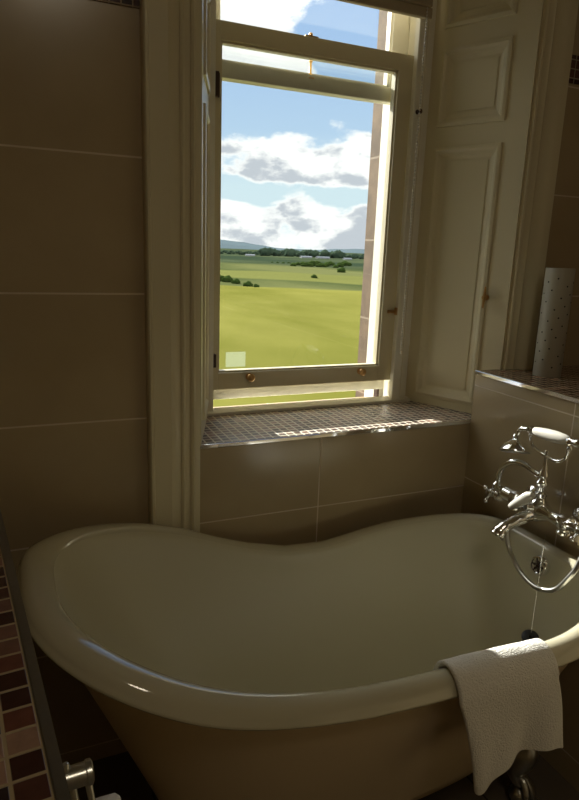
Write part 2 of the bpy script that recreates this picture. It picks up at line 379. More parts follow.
# ------------------------------------------------------------------ folding shutters (panelled)
def shutter(name, a, bb, z0, z1, panels, label, flip):
    a = Vector((*a, 0)); bb = Vector((*bb, 0)); u = (bb - a).normalized(); L = (bb - a).length
    n = Vector((u.y, -u.x, 0)) * (1 if flip else -1)         # into the room
    t = thing(name, (a + Vector((0, 0, z0))), label, 'shutter')
    def P(s, z, d): return a + u * s + n * d + Vector((0, 0, z))
    def quadbox(bm, s0, s1, za, zb, d0, d1):
        v = [bm.verts.new(P(s, z, d)) for s in (s0, s1) for d in (d0, d1) for z in (za, zb)]
        for f in ((0, 1, 3, 2), (4, 6, 7, 5), (0, 4, 5, 1), (2, 3, 7, 6), (0, 2, 6, 4), (1, 5, 7, 3)): bm.faces.new([v[i] for i in f])
    T = 0.020
    bm = B()
    s0, s1 = panels[0][0], panels[0][1]
    quadbox(bm, 0, s0, z0, z1, 0.001, T); quadbox(bm, s1, L, z0, z1, 0.001, T)
    zs = sorted([z for p in panels for z in (p[2], p[3])]); edges = [z0] + zs + [z1]
    for i in range(0, len(edges), 2): quadbox(bm, s0, s1, edges[i], edges[i + 1], 0.001, T)
    obj('shutter_frame', bm, M['paint'], t)
    for (q0, q1, za, zb) in panels:
        # moulding: nested rectangular rings (inset, depth)
        rings = [(-0.006, T), (-0.004, T + .006), (0.006, T + .008), (0.014, T + .003), (0.022, T - .006), (0.034, T - .012), (0.040, T - .013), (0.044, T - .013), (0.0445, T - .010), (0.050, T - .010)]
        bm = B(); prev = None
        for ins, d in rings:
            r = [bm.verts.new(P(s, z, d)) for s, z in ((q0 + ins, za + ins), (q1 - ins, za + ins), (q1 - ins, zb - ins), (q0 + ins, zb - ins))]
            if prev:
                for k in range(4): bm.faces.new((prev[k], prev[(k + 1) % 4], r[(k + 1) % 4], r[k]))
            prev = r
        bm.faces.new(prev)
        # close the back
        back = [bm.verts.new(P(s, z, 0.002)) for s, z in ((q0 - .006, za - .006), (q1 + .006, za - .006), (q1 + .006, zb + .006), (q0 - .006, zb + .006))]
        bm.faces.new(back)
        bm.verts.ensure_lookup_table()
        first = bm.verts[:4]
        for k in range(4): bm.faces.new((back[k], back[(k + 1) % 4], first[(k + 1) % 4], first[k]))
        obj('panel', bm, M['paint'], t)
    return t, P
zb = SILL + 0.0005
sr, PR = shutter('window_shutter', (1.42, 2.07), (1.586, 1.70), zb, HEAD, [(0.075, 0.318, Z(-0.528), Z(0.366)), (0.075, 0.318, Z(0.445), Z(0.687)), (0.075, 0.318, Z(0.762), Z(1.2))],
                 'cream panelled folding shutter lining the right side of the window', True)
# small latch on the shutter edge
b = B(); c = PR(0.326, Z(-0.14), 0.022)
nn = Vector((-0.913, -0.407, 0)).normalized()
lathe(b, c, nn, [(0, .010), (.003, .010), (.004, .005), (.014, .005), (.016, .009), (.022, .008), (.024, 0)], 14)
tube(b, [c + nn * .016 + Vector((0, 0, .038)), c + nn * .018, c + nn * .016 - Vector((.004, 0, .036))], [.003, .006, .003], 8)
o = sub('shutter_latch', b, M['brass'], sr); o['label'] = 'small tarnished metal latch'
sl, PL = shutter('window_shutter', (0.575, 2.02), (0.462, 1.70), zb, HEAD, [(0.07, 0.27, Z(-0.50), Z(0.366)), (0.07, 0.27, Z(0.445), Z(0.687)), (0.07, 0.27, Z(0.762), Z(1.2))],
                 'cream panelled shutter seen edge-on along the left side of the window', False)

# ------------------------------------------------------------------ roman blind with chain
bl = thing('window_blind', (0.99, 1.98, Z(0.773)), 'brown-grey window blind pulled up to the top of the window', 'blind')
b = B(); bbox(b, 0.62, 1.361, 1.979, 1.999, Z(0.773), Z(0.806), .004)
o = obj('bottom_bar', b, M['blind'], bl)
b = B()
for k in range(6): bbox(b, 0.625, 1.355, 1.972 - .004 * (k % 2), 1.992 + .004 * (k % 2), Z(0.806 + k * .07), Z(0.874 + k * .07), .004)
obj('blind_fabric', b, M['blind'], bl)
b = B()
for k in range(112): ball(b, (1.336 + .001 * sin(k * .3), 1.975, Z(0.80) - k * 0.0105), 0.0034, 6)
tube(b, [(1.336, 1.975, Z(0.80)), (1.336, 1.975, Z(-0.37))], 0.0009, 5)
o = obj('bead_chain', b, M['ceramic'], bl); o['label'] = 'thin white bead chain'

# ------------------------------------------------------------------ slipper bath
bath = thing('slipper_bath', (0.72, 1.25, 0), 'white enamelled freestanding slipper bath with rolled rim under the window', 'bath')
ZFAR = [(-.06, .935), (-.025, .918), (.026, .890), (.073, .876), (.173, .851), (.28, .823), (.393, .784), (.527, .728), (.67, .682), (.804, .666), (.906, .676), (1.06, .701), (1.2, .712), (1.34, .720), (1.5, .732)]
ZNEAR = [(-.06, .935), (-.025, .918), (.003, .905), (.04, .886), (.113, .852), (.174, .825), (.255, .792), (.341, .765), (.435, .743), (.54, .724), (.65, .711), (.78, .703), (.9, .697), (1.05, .688), (1.18, .684), (1.3, .697), (1.43, .722), (1.5, .732)]
def interp(T, x):
    if x <= T[0][0]: return T[0][1]
    for i in range(len(T) - 1):
        if x <= T[i + 1][0]:
            p = [T[max(i - 1, 0)], T[i], T[i + 1], T[min(i + 2, len(T) - 1)]]
            t = (x - p[1][0]) / (p[2][0] - p[1][0]); h = p[2][0] - p[1][0]
            m0 = (p[2][1] - p[0][1]) / max(1e-6, p[2][0] - p[0][0]) * h; m1 = (p[3][1] - p[1][1]) / max(1e-6, p[3][0] - p[1][0]) * h
            return (2 * t**3 - 3 * t**2 + 1) * p[1][1] + (t**3 - 2 * t**2 + t) * m0 + (-2 * t**3 + 3 * t**2) * p[2][1] + (t**3 - t**2) * m1
    return T[-1][1]
NB = 144
AX0, AX1, CY = -0.025, 1.460, 1.25
def rz(x, y=0.87):
    w = min(1, max(0, 0.5 + (y - CY) / 0.60)); w = w * w * (3 - 2 * w)
    return interp(ZNEAR, x) * (1 - w) + interp(ZFAR, x) * w
def hbw(x): return .392 - .022 * (x - AX0) / (AX1 - AX0)      # half width, a little wider at the head end
def outline(t, x0, x1, hb, nl=2.9, nr=4.2):
    c, s = cos(t), sin(t)
    e = 2 / (nl + (nr - nl) * (0.5 + 0.5 * c))
    return ((x0 + x1) / 2 + (x1 - x0) / 2 * math.copysign(abs(c) ** e, c), hb * math.copysign(abs(s) ** e, s))
def rimscale(t):
    x = outline(t, AX0, AX1, 1.0)[0]; w = min(1, max(0, (x - 0.0) / 0.55)); w = w * w * (3 - 2 * w)
    return lerp(1.0, 0.78, w)
def rimpt(t, d):
    d = d * rimscale(t)
    x, q = outline(t, AX0 + d, AX1 - d, 1.0)
    return x, CY + (hbw(x) - d) * q
def ring(kind, p):
    out = []
    for i in range(NB):
        x, y = rimpt(2 * pi * i / NB, p[0])
        out.append((x, y, rz(x, y) + p[1] * rimscale(2 * pi * i / NB)))
    return out
def loft(rings, caps=(True, True)):
    bm = B(); vr = [[bm.verts.new(p) for p in r] for r in rings]
    for i in range(len(vr) - 1):
        for k in range(NB): bm.faces.new((vr[i][k], vr[i][(k + 1) % NB], vr[i + 1][(k + 1) % NB], vr[i + 1][k]))
    if caps[0]: bm.faces.new(vr[0])
    if caps[1]: bm.faces.new(vr[-1])
    return bm
def lerp(a, b, t): return a + (b - a) * t
def body(d, x0b, x1b, bb_, zbot, dtop, n, pw, nb=2.3):
    out = []
    for k in range(n + 1):
        v = k / n; h = v ** pw; r = []
        for i in range(NB):
            t = 2 * pi * i / NB
            xa, ya = rimpt(t, d); xb, yb = outline(t, x0b, x1b, bb_, nb, nb)
            r.append((lerp(xa, xb, h), lerp(ya, CY + yb, h), lerp(rz(xa, ya) + dtop * rimscale(t), zbot, v)))
        out.append(r)
    return out
D = 0.080
rim = [(D, -.030), (D - .008, -.012), (D - .018, -.004), (D - .030, 0), (D - .045, -.002), (.024, -.008), (.013, -.017), (.007, -.029), (.004, -.038), (.001, -.042), (0, -.048), (.003, -.053), (.012, -.056), (.028, -.057), (.040, -.054)]
inr = body(D, 0.40, 1.28, 0.14, 0.235, -.030, 16, 1.3)
bot = []
for q in (0.9, 0.7, 0.4, 0.1):
    z = 0.235 - 0.035 * (1 - q * q) ** 0.5
    bot.append([(lerp(0.885, x, q), lerp(CY, y, q), z) for x, y, _ in inr[-1]])
rings = bot[::-1] + inr[::-1][0:-1] + [ring('rim', r) for r in rim]
M['enamel_in'] = simple('bath enamel worn matt by use', (0.55, 0.52, 0.385), 0.30, nscale=1.5, namt=0.015, spec=0.3)
tub = obj('tub', loft(rings, (True, False)), None, bath, smooth=True, mats=[M['enamel_in'], M['enamel']])
nin = (len(bot) + len(inr) - 1 + 1) * NB          # faces below the rolled rim
for p in tub.data.polygons:
    p.material_index = 1 if p.index >= nin else 0
ob = body(.042, 0.30, 1.33, 0.15, 0.14, -.054, 16, 1.0)
ob2 = [[(lerp(0.86, x, q), lerp(CY, y, q), 0.14 - .03 * (1 - q)) for x, y, _ in ob[-1]] for q in (0.93, 0.5, 0.1)]
shell = obj('outer_shell', loft(ob + ob2, (False, True)), M['bath_out'], bath, smooth=True); shell['label'] = 'cream painted outer shell'
# claw feet
def foot_bm(px, py, sx, sy):
    bm = B(); d = Vector((sx, sy, 0)).normalized()
    P0 = Vector((px, py, 0))
    ball(bm, P0 + Vector((0, 0, .030)), .030, 16)                      # the ball
    for a in (-40, 0, 40):                                            # three talons over the ball
        dr = Vector((d.x * cos(R(a)) - d.y * sin(R(a)), d.x * sin(R(a)) + d.y * cos(R(a)), 0))
        tube(bm, spline([P0 - d * .02 + Vector((0, 0, .082)), P0 + dr * .012 + Vector((0, 0, .080)), P0 + dr * .032 + Vector((0, 0, .055)), P0 + dr * .042 + Vector((0, 0, .022)), P0 + dr * .034 + Vector((0, 0, .004))], 5),
             [.014 + 0 * k for k in range(6)] + [.012] * 5 + [.010] * 5 + [.008, .007, .006, .005, .004], 10)
    # leg rising in an S to the shell
    tube(bm, spline([P0 + Vector((0, 0, .065)), P0 - d * .018 + Vector((0, 0, .10)), P0 - d * .005 + Vector((0, 0, .145)), P0 + d * .012 + Vector((0, 0, .185)), P0 + d * .0 + Vector((0, 0, .22))], 6),
         [.020, .021, .022, .023, .024, .025, .026, .028, .030, .032, .033, .034, .034, .034, .033, .032, .030, .028, .026, .022, .018, .014, .010, .006, .003][:25], 12)
    return bm
for px, py, sx, sy in ((1.27, 1.095, .5, -1), (1.27, 1.405, .5, 1), (0.44, 1.105, -.6, -1), (0.44, 1.395, -.6, 1)):
    o = sub('claw_foot', foot_bm(px, py, sx, sy), M['chrome_dull'], bath); o['label'] = 'chrome claw foot'
# overflow grille on the tap end
oc = Vector((1.378, 1.236, Z(-0.880))); on = Vector((-1, -0.05, 0.22)).normalized()
b = B(); lathe(b, oc + on * -.012, on, [(0, .030), (.014, .030), (.018, .027), (.019, .022), (.016, .021)], 28)
o = sub('overflow', b, M['chrome'], bath)
b = B(); lathe(b, oc - on * .004, on, [(0, .0215), (.008, .0215)], 24)
u = on.cross(Vector((0, 0, 1))).normalized(); w = on.cross(u)
sub('overflow_recess', b, M['dark'], o)
b = B()
for k in range(6):
    a = k * pi / 3; lathe(b, oc + on * .001 + (u * cos(a) + w * sin(a)) * .012, on, [(0, .0025), (.006, .0035), (.008, .0015)], 8)
ball(b, oc + on * .006, .005, 10)
for k in range(3):
    a = k * pi / 3; tube(b, [oc + on * .006 + (u * cos(a) + w * sin(a)) * .021, oc + on * .006 - (u * cos(a) + w * sin(a)) * .021], .0018, 6)
sub('overflow_grille', b, M['iron'], o)
b = B(); lathe(b, (1.10, CY, 0.2005), (0, 0, 1), [(0, .034), (.003, .034), (.004, .028), (.002, .012), (.002, 0)], 24)
sub('waste', b, M['chrome'], bath)

# ------------------------------------------------------------------ bath mixer
TX = 1.395
mix = thing('bath_mixer_tap', (TX, 1.28, Z(-0.80)), 'chrome traditional bath mixer with cross handles and handset cradle on the right-hand wall', 'tap')
ZB = -0.725
b = B()
tube(b, [(TX, 1.17, Z(ZB)), (TX, 1.20, Z(ZB)), (TX, 1.235, Z(ZB)), (TX, 1.26, Z(ZB)), (TX, 1.30, Z(ZB)), (TX, 1.33, Z(ZB)), (TX, 1.37, Z(ZB)), (TX, 1.42, Z(ZB))], [.021, .018, .016, .028, .028, .016, .018, .022], 20)
for y in (1.19, 1.375):
    tube(b, spline([(1.467, y, Z(ZB)), (1.44, y, Z(ZB)), (TX, y, Z(ZB))], 6), .013, 14)
    lathe(b, (1.4668, y, Z(ZB)), (-1, 0, 0), [(0, .031), (.004, .031), (.010, .024), (.014, .016), (.02, .014)], 24)
ball(b, (TX, 1.28, Z(ZB)), .028, 18)
sub('mixer_body', b, M['chrome'], mix)
for y in (1.185, 1.375):
    b = B(); lathe(b, (TX, y, Z(ZB) + .024), (0, 0, -1), [(0, .012), (.004, .020), (.012, .022), (.034, .022), (.038, .016), (.046, .015), (.050, .019), (.056, .019), (.060, .010)], 20)
    sub('valve_body', b, M['chrome'], mix)
# spout reaching over the bath
b = B(); tube(b, spline([(TX, 1.28, Z(ZB - .01)), (TX - .05, 1.284, Z(ZB - .018)), (TX - .09, 1.288, Z(ZB - .030)), (TX - .120, 1.291, Z(ZB - .044)), (TX - .138, 1.294, Z(ZB - .068))], 6),
              [.022] * 3 + [.018] * 5 + [.0165] * 8 + [.018] * 4 + [.021] * 3 + [.023, .021], 16)
sub('spout', b, M['chrome'], mix)
def cross_handle(c, ax):
    a = Vector(ax).normalized(); c = Vector(c)
    b = B(); lathe(b, c - a * .045, a, [(0, .017), (.012, .019), (.018, .014), (.032, .010), (.036, .014), (.048, .015), (.055, .012)], 20)
    up = Vector((0, 0, 1)); u = a.cross(up).normalized(); w = a.cross(u)
    for k in range(4):
        an = R(40) + k * pi / 2; d = u * cos(an) + w * sin(an)
        tube(b, [c, c + d * .018, c + d * .026], [.0055, .0045, .0045], 10); ball(b, c + d * .031, .0085, 12)
    o = sub('cross_handle', b, M['chrome'], mix)
    b = B(); lathe(b, c + a * .008, a, [(0, .0115), (.006, .0115), (.010, .008), (.011, 0)], 18)
    sub('ceramic_index', b, M['ceramic'], o)
cross_handle((TX, 1.482, Z(ZB - .022)), (0, 1, -.12)); cross_handle((TX, 1.128, Z(ZB - .0)), (0, -1, -.1))
# diverter lever in white ceramic
b = B(); lathe(b, (TX - .022, 1.285, Z(ZB + .01)), (-.9, .25, .15), [(0, .012), (.012, .012), (.016, .009), (.022, .009)], 14)
o = sub('diverter_stem', b, M['chrome'], mix)
b = B(); tube(b, [(TX - .040, 1.272, Z(ZB + .055)), (TX - .042, 1.284, Z(ZB + .046)), (TX - .050, 1.315, Z(ZB + .016)), (TX - .056, 1.334, Z(ZB - .004)), (TX - .057, 1.337, Z(ZB - .007))], [.010, .0175, .0155, .011, .004], 16)
sub('lever_handle', b, M['ceramic'], o)['label'] = 'white ceramic lever'
# riser and hand-shower cradle
b = B(); lathe(b, (TX, 1.28, Z(ZB + .018)), (0, 0, 1), [(0, .024), (.008, .026), (.014, .018), (.024, .015), (.030, .021), (.038, .021), (.044, .012), (.056, .012), (.062, .018), (.070, .019), (.076, .014), (.084, .011), (.092, .016), (.100, .014), (.112, .007), (.14, .0055), (.168, .0055)], 18)
sub('riser', b, M['chrome'], mix)
b = B()
cp = spline([(TX, 1.347, Z(-0.512)), (TX, 1.337, Z(-0.540)), (TX, 1.305, Z(-0.553)), (TX, 1.28, Z(-0.556)), (TX, 1.245, Z(-0.560)), (TX, 1.215, Z(-0.545)), (TX, 1.203, Z(-0.510))], 6)
tube(b, cp, .0052, 10); ball(b, cp[0], .008); ball(b, cp[-1], .008)
sub('cradle', b, M['chrome'], mix)
# swan-neck branch beside the riser
b = B(); tube(b, spline([(TX, 1.285, Z(-0.622)), (TX, 1.315, Z(-0.618)), (TX - .004, 1.36, Z(-0.606)), (TX - .008, 1.405, Z(-0.616)), (TX - .010, 1.440, Z(-0.650)), (TX - .008, 1.448, Z(-0.70)), (TX, 1.438, Z(-0.728))], 7), .0092, 14)
lathe(b, (TX - .008, 1.447, Z(-0.71)), (0, 0, 1), [(-.014, .010), (-.006, .017), (.008, .018), (.016, .011)], 16)
sub('swan_neck', b, M['chrome'], mix)

# ------------------------------------------------------------------ hand shower and hose
hs = thing('hand_shower', (TX, 1.28, Z(-0.545)), 'chrome telephone-style hand shower with white ceramic grip resting in the cradle', 'hand shower')
b = B(); g0 = Vector((TX, 1.338, Z(-0.496))); g1 = Vector((TX, 1.205, Z(-0.489))); d = (g1 - g0)
tube(b, [g0 + d * t for t in (0, .03, .15, .4, .65, .85, .97, 1)], [.009, .012, .0145, .0175, .018, .0155, .012, .009], 18)
sub('grip', b, M['ceramic'], hs)['label'] = 'white ceramic grip'
b = B(); lathe(b, g1, d, [(-.004, .013), (.004, .015), (.009, .010), (.018, .010), (.024, .013), (.034, .013), (.040, .009), (.060, .008)], 16)
sub('grip_ferrule', b, M['chrome'], hs)
b = B(); lathe(b, g0, -d, [(-.004, .011), (.004, .014), (.010, .010), (.016, .012), (.022, .009)], 16)
tube(b, spline([g0 - d.normalized() * .018, (TX, 1.370, Z(-0.500)), (TX, 1.392, Z(-0.508)), (TX, 1.400, Z(-0.538))], 6), .0075, 12)
sub('neck', b, M['chrome'], hs)
b = B(); ax = Vector((-.22, -.26, -.9)).normalized()
lathe(b, (TX, 1.404, Z(-0.526)), ax, [(0, .009), (.008, .012), (.012, .010), (.018, .018), (.028, .032), (.040, .042), (.050, .048), (.054, .046)], 28)
o = sub('shower_rose', b, M['chrome'], hs)
b = B(); lathe(b, Vector((TX, 1.404, Z(-0.526))) + ax * .0542, ax, [(0, .044), (.002, .042), (.003, 0)], 28)
sub('spray_plate', b, M['chrome_dull'], o)
# hose
hp = spline([(TX, 1.148, Z(-0.489)), (TX - .01, 1.110, Z(-0.510)), (1.36, 1.075, Z(-0.60)), (1.33, 1.045, Z(-0.68)), (1.29, 1.035, Z(-0.76)), (1.275, 1.045, Z(-0.80)), (1.265, 1.070, Z(-0.844)), (1.262, 1.110, Z(-0.866)), (1.265, 1.155, Z(-0.872)), (1.275, 1.210, Z(-0.862)), (1.290, 1.265, Z(-0.835)), (1.305, 1.302, Z(-0.800)), (1.330, 1.318, Z(-0.765)), (1.365, 1.305, Z(-0.745)), (TX - .01, 1.285, Z(-0.74))], 14)
b = B(); tube(b, hp, [.0062 + .0008 * (k % 2) for k in range(len(hp))], 10)
ho = obj('shower_hose', b, M['chrome_dull'], None, smooth=True); centre(ho)
tagp(ho, 'flexible chrome shower hose looping down in front of the overflow', 'hose')

# plug on its chain
pl_ = thing('bath_plug', (1.300, 1.160, Z(-1.062)), 'black rubber plug hanging on a fine chain inside the bath', 'plug')
px, py = 1.300, 1.160
b = B(); lathe(b, (px, py, Z(-1.062)), (-.4, -.3, 1), [(0, .018), (.003, .021), (.012, .024), (.016, .024), (.018, .018), (.019, .005), (.027, .004), (.028, 0)], 20)
sub('stopper', b, M['rubber'], pl_)
b = B(); tube(b, [(px, py, Z(-1.039)), (px, py, Z(-0.85)), (px + .002, py, Z(-0.735))], .0008, 5)
for k in range(66): ball(b, (px, py, Z(-1.035) + k * .0041), .0016, 6)
sub('chain', b, M['chrome'], pl_)

# ------------------------------------------------------------------ towel over the near rim
def towel():
    bm = B(); NU, NV = 36, 60
    grid = []
    for i in range(NU + 1):
        u = i / NU
        xt = lerp(0.790, 1.068, u)                    # on the rim
        xb = lerp(0.862, 1.112, u)                    # at the hem
        zr = rz(xt)
        hem = interp([(-.01, .412), (0, .410), (.04, .402), (.08, .408), (.15, .432), (.3, .452), (.6, .462), (.85, .455), (1, .446), (1.01, .446)], u)
        yo = CY - hbw(xt); o_ = 0.009
        # rim cross-section path: (y, z)
        path = [(yo + .086, zr - .050), (yo + .078, zr - .030), (yo + .068, zr - .006), (yo + .050, zr + o_), (yo + .034, zr + o_ + .001), (yo + .018, zr + .004), (yo + .002, zr - .010), (yo - o_, zr - .030), (yo - o_ - .003, zr - .05)]
        z1 = zr - .05
        for k in range(1, 9): path.append((yo - o_ - .003 + .004 * k / 8, lerp(z1, hem, k / 8)))
        sp = spline([(0, y, z) for y, z in path], 4)
        L = [0]
        for a, b_ in zip(sp, sp[1:]): L.append(L[-1] + (b_ - a).length)
        col = []
        for j in range(NV + 1):
            s = j / NV * L[-1]
            k = max(i2 for i2 in range(len(L)) if L[i2] <= s + 1e-9); k = min(k, len(sp) - 2)
            t = (s - L[k]) / max(1e-9, L[k + 1] - L[k]); p = sp[k].lerp(sp[k + 1], t)
            dn = max(0, (z1 - p.z) / max(.01, z1 - hem))
            x = lerp(xt, xb, dn ** 0.8)
            fold = .010 * sin(u * 7.5 + .6) * dn + .006 * sin(u * 15 + dn * 3) * dn
            col.append(Vector((x, p.y - fold - .004 * dn + (.010 * (1 - min(1, u / .07)) * dn), p.z + .0015 * mnoise.noise(Vector((x * 30, p.z * 30, p.y * 30))))))
        grid.append(col)
    V = [[bm.verts.new(p) for p in c] for c in grid]
    for i in range(NU):
        for j in range(NV): bm.faces.new((V[i][j], V[i + 1][j], V[i + 1][j + 1], V[i][j + 1]))
    return bm
tw = obj('hand_towel', towel(), M['terry'], None, smooth=True)
md = tw.modifiers.new('s', 'SOLIDIFY'); md.thickness = 0.011; md.offset = 0
md = tw.modifiers.new('b', 'SUBSURF'); md.levels = 1; md.render_levels = 1
centre(tw)
tagp(tw, 'white terry hand towel draped over the near rim of the bath', 'towel')

# ------------------------------------------------------------------ perforated cylinder on the right ledge
cx_, cy_, cr, ch = 1.655, 1.565, 0.0455, 0.358
can = thing('perforated_cylinder', (cx_, cy_, LEDGE), 'tall off-white cylinder dotted with small holes standing on the right mosaic ledge', 'cylinder')
b = B(); lathe(b, (cx_, cy_, LEDGE), (0, 0, 1), [(0, cr - .001), (.002, cr), (ch - .002, cr), (ch, cr - .001), (ch, cr - .005), (ch - .02, cr - .006), (ch - .02, 0)], 40)
o = sub('body', b, M['canister'], can)
b = B()
for k in range(8):
    for j in range(9):
        a = 2 * pi * j / 9 + k * 0.35 ; zz = LEDGE + .035 + k * .038 + .012 * (j % 3)
        dv = Vector((cos(a), sin(a), 0))
        lathe(b, Vector((cx_, cy_, zz)) + dv * (cr - .003), dv, [(0, .0028), (.0034, .0028)], 8)
o2 = obj('holes', b, M['dark'], can); o2['kind'] = 'stuff'; o2['label'] = 'rows of small dark holes'

# ------------------------------------------------------------------ fitting on the side of the left boxing
fx = 0.0
fy = 0.600
f0 = ex(fy)
th = thing('paper_holder', (f0 + .03, fy, Z(-0.60)), 'brushed chrome cylindrical holder fixed to the side of the mosaic ledge', 'holder')
b = B(); lathe(b, (f0 - .002, fy, Z(-0.562)), (1, .05, 0), [(0, .020), (.004, .020), (.006, .0135), (.010, .0135), (.011, .012), (.046, .012), (.047, .0135), (.052, .0135), (.054, .010)], 24)
sub('bracket', b, M['chrome_dull'], th)
b = B(); lathe(b, (f0 + .024, fy, Z(-0.551)), (0, 0, 1), [(0, .004), (.006, .005), (.010, .003), (.011, 0)], 12)
sub('set_screw', b, M['chrome_dull'], th)
for dx in (0.030, 0.046):
    b = B(); tube(b, [(f0 + dx, fy - .004, Z(-0.570)), (f0 + dx + .004, fy - .02, Z(-0.60)), (f0 + dx + .008, fy - .030, Z(-0.65))], .0038, 10)
    sub('arm', b, M['chrome_dull'], th)
b = B()
lathe(b, (f0 + .042, fy + .004, Z(-0.655)), (1, .03, 0), [(0, .014), (0, .034), (.004, .038), (.036, .038), (.040, .034), (.040, .014)], 36)
bmesh.ops.subdivide_edges(b, edges=b.edges[:], cuts=1)
for v in b.verts: v.co += Vector((0, 0, .003 * mnoise.noise(v.co * 70)))
pr_ = obj('paper_roll', b, M['paper'], None, smooth=True); centre(pr_); tagp(pr_, 'crumpled white paper roll below the chrome holder', 'paper roll')

# ------------------------------------------------------------------ outdoors
GZ = -13.0                                  # ground well below the upper-floor window
def azel(az, dist): return (dist * sin(R(az)), dist * cos(R(az)))
def ground_mat():
    m, nt, out = mat('links turf')
    b = node(nt, 'ShaderNodeBsdfPrincipled'); b.inputs['Roughness'].default_value = 1; b.inputs['Specular IOR Level'].default_value = 0.0
    g = node(nt, 'ShaderNodeNewGeometry'); s = node(nt, 'ShaderNodeSeparateXYZ'); nt.links.new(g.outputs['Position'], s.inputs[0])
    def nz(scale, det=4, st=(1, 1, 1)):
        mp = node(nt, 'ShaderNodeMapping'); mp.inputs['Scale'].default_value = st; nt.links.new(g.outputs['Position'], mp.inputs['Vector'])
        n = node(nt, 'ShaderNodeTexNoise'); n.inputs['Scale'].default_value = scale; n.inputs['Detail'].default_value = det
        nt.links.new(mp.outputs[0], n.inputs['Vector']); return n.outputs['Fac']
    def mr(v, a, b_, c=0.0, d=1.0):
        n = node(nt, 'ShaderNodeMapRange'); n.inputs[1].default_value = a; n.inputs[2].default_value = b_; n.inputs[3].default_value = c; n.inputs[4].default_value = d
        nt.links.new(v, n.inputs[0]); return n.outputs[0]
    n1 = nz(0.035, 6, (1, 0.5, 1)); n2 = nz(1.2, 4); n3 = nz(0.010, 5, (1, .35, 1)); n4 = nz(0.004, 5, (.6, 1, 1))
    fair = mixc(nt, mr(n1, .35, .65), (0.108, 0.110, 0.022), (0.172, 0.166, 0.042))
    fair = mixc(nt, mr(n2, .3, .7, 0, .3), fair, (0.10, 0.105, 0.02))
    rough = mixc(nt, mr(n3, .42, .6), (0.050, 0.064, 0.024), (0.10, 0.108, 0.042))
    far = mixc(nt, mr(n4, .42, .6), (0.026, 0.040, 0.024), (0.060, 0.075, 0.038))
    y = s.outputs[1]; x = s.outputs[0]
    yy = math_n(nt, 'ADD', math_n(nt, 'ADD', y, math_n(nt, 'MULTIPLY', x, 1.0)), math_n(nt, 'MULTIPLY', math_n(nt, 'SUBTRACT', n1, .5), 20))
    c = mixc(nt, mr(yy, 322, 334), fair, rough)
    # pale path strip near the fairway's end and a second light fairway beyond
    c = mixc(nt, math_n(nt, 'MULTIPLY', mr(yy, 400, 415), mr(yy, 560, 520)), c, (0.115, 0.122, 0.038))
    c = mixc(nt, mr(yy, 700, 850), c, far)
    nt.links.new(c, b.inputs['Base Color']); nt.links.new(b.outputs[0], out.inputs[0]); return m
M['turf'] = ground_mat()
def leaf_mat(n, col):
    return simple(n, col, 1.0, nscale=0.4, namt=0.45, spec=0.0)
M['tree'] = leaf_mat('dark distant foliage', (0.035, 0.055, 0.035)); M['gorse'] = leaf_mat('dark gorse', (0.03, 0.05, 0.012))
M['hill'] = simple('blue distant hill', (0.085, 0.115, 0.13), 1.0, nscale=0.002, namt=0.3, spec=0.0)
M['render'] = simple('white rendered wall', (0.30, 0.31, 0.32), 0.9, nscale=0.1, namt=0.1); M['slate'] = simple('slate roof', (0.14, 0.16, 0.18), 0.8, nscale=0.1, namt=0.1)
def gh(x, y):
    d = sqrt(x * x + y * y)
    f = min(1, max(0, (d - 40) / 60))
    return GZ + f * (1.1 * mnoise.noise(Vector((x / 45, y / 32, 0))) + 1.3 * mnoise.noise(Vector((x / 120, y / 80, 3)))) + min(1, max(0, (d - 500) / 2500)) * 3
b = B(); ys = [3 + 1.5 * 1.048 ** k for k in range(180)]; ys = [y for y in ys if y < 6500]
az_ = [R(-25 + i * 1.0) for i in range(91)]
vv = [[b.verts.new((d * sin(a), d * cos(a), gh(d * sin(a), d * cos(a)))) for a in az_] for d in [3.0] + ys + [6500]]
for i in range(len(vv) - 1):
    for j in range(len(az_) - 1): b.faces.new((vv[i][j], vv[i][j + 1], vv[i + 1][j + 1], vv[i + 1][j]))
struct('ground', b, M['turf'])
for p in bpy.data.objects['ground'].data.polygons: p.use_smooth = True
# distant hills
b = B(); N = 90; rows = []
for r, f in ((5200, 0), (5600, .6), (6000, 1), (6400, .6), (6800, 0)):
    row = []
    for i in range(N):
        az = -20 + 80 * i / (N - 1)
        h = 44 + 26 * mnoise.noise(Vector((az / 7, 1.3, 0))) + 14 * mnoise.noise(Vector((az / 1.8, 5, 0)))
        h += 30 * math.exp(-((az - 17) / 4.0) ** 2) - 26 * math.exp(-((az - 25) / 3.5) ** 2)
        x, y = azel(az, r); row.append(b.verts.new((x, y, GZ - 2 + max(4, h) * f)))
    rows.append(row)
for i in range(len(rows) - 1):
    for j in range(N - 1): b.faces.new((rows[i][j], rows[i][j + 1], rows[i + 1][j + 1], rows[i + 1][j]))
h_ = struct('hills', b, M['hill'])
for p in h_.data.polygons: p.use_smooth = True
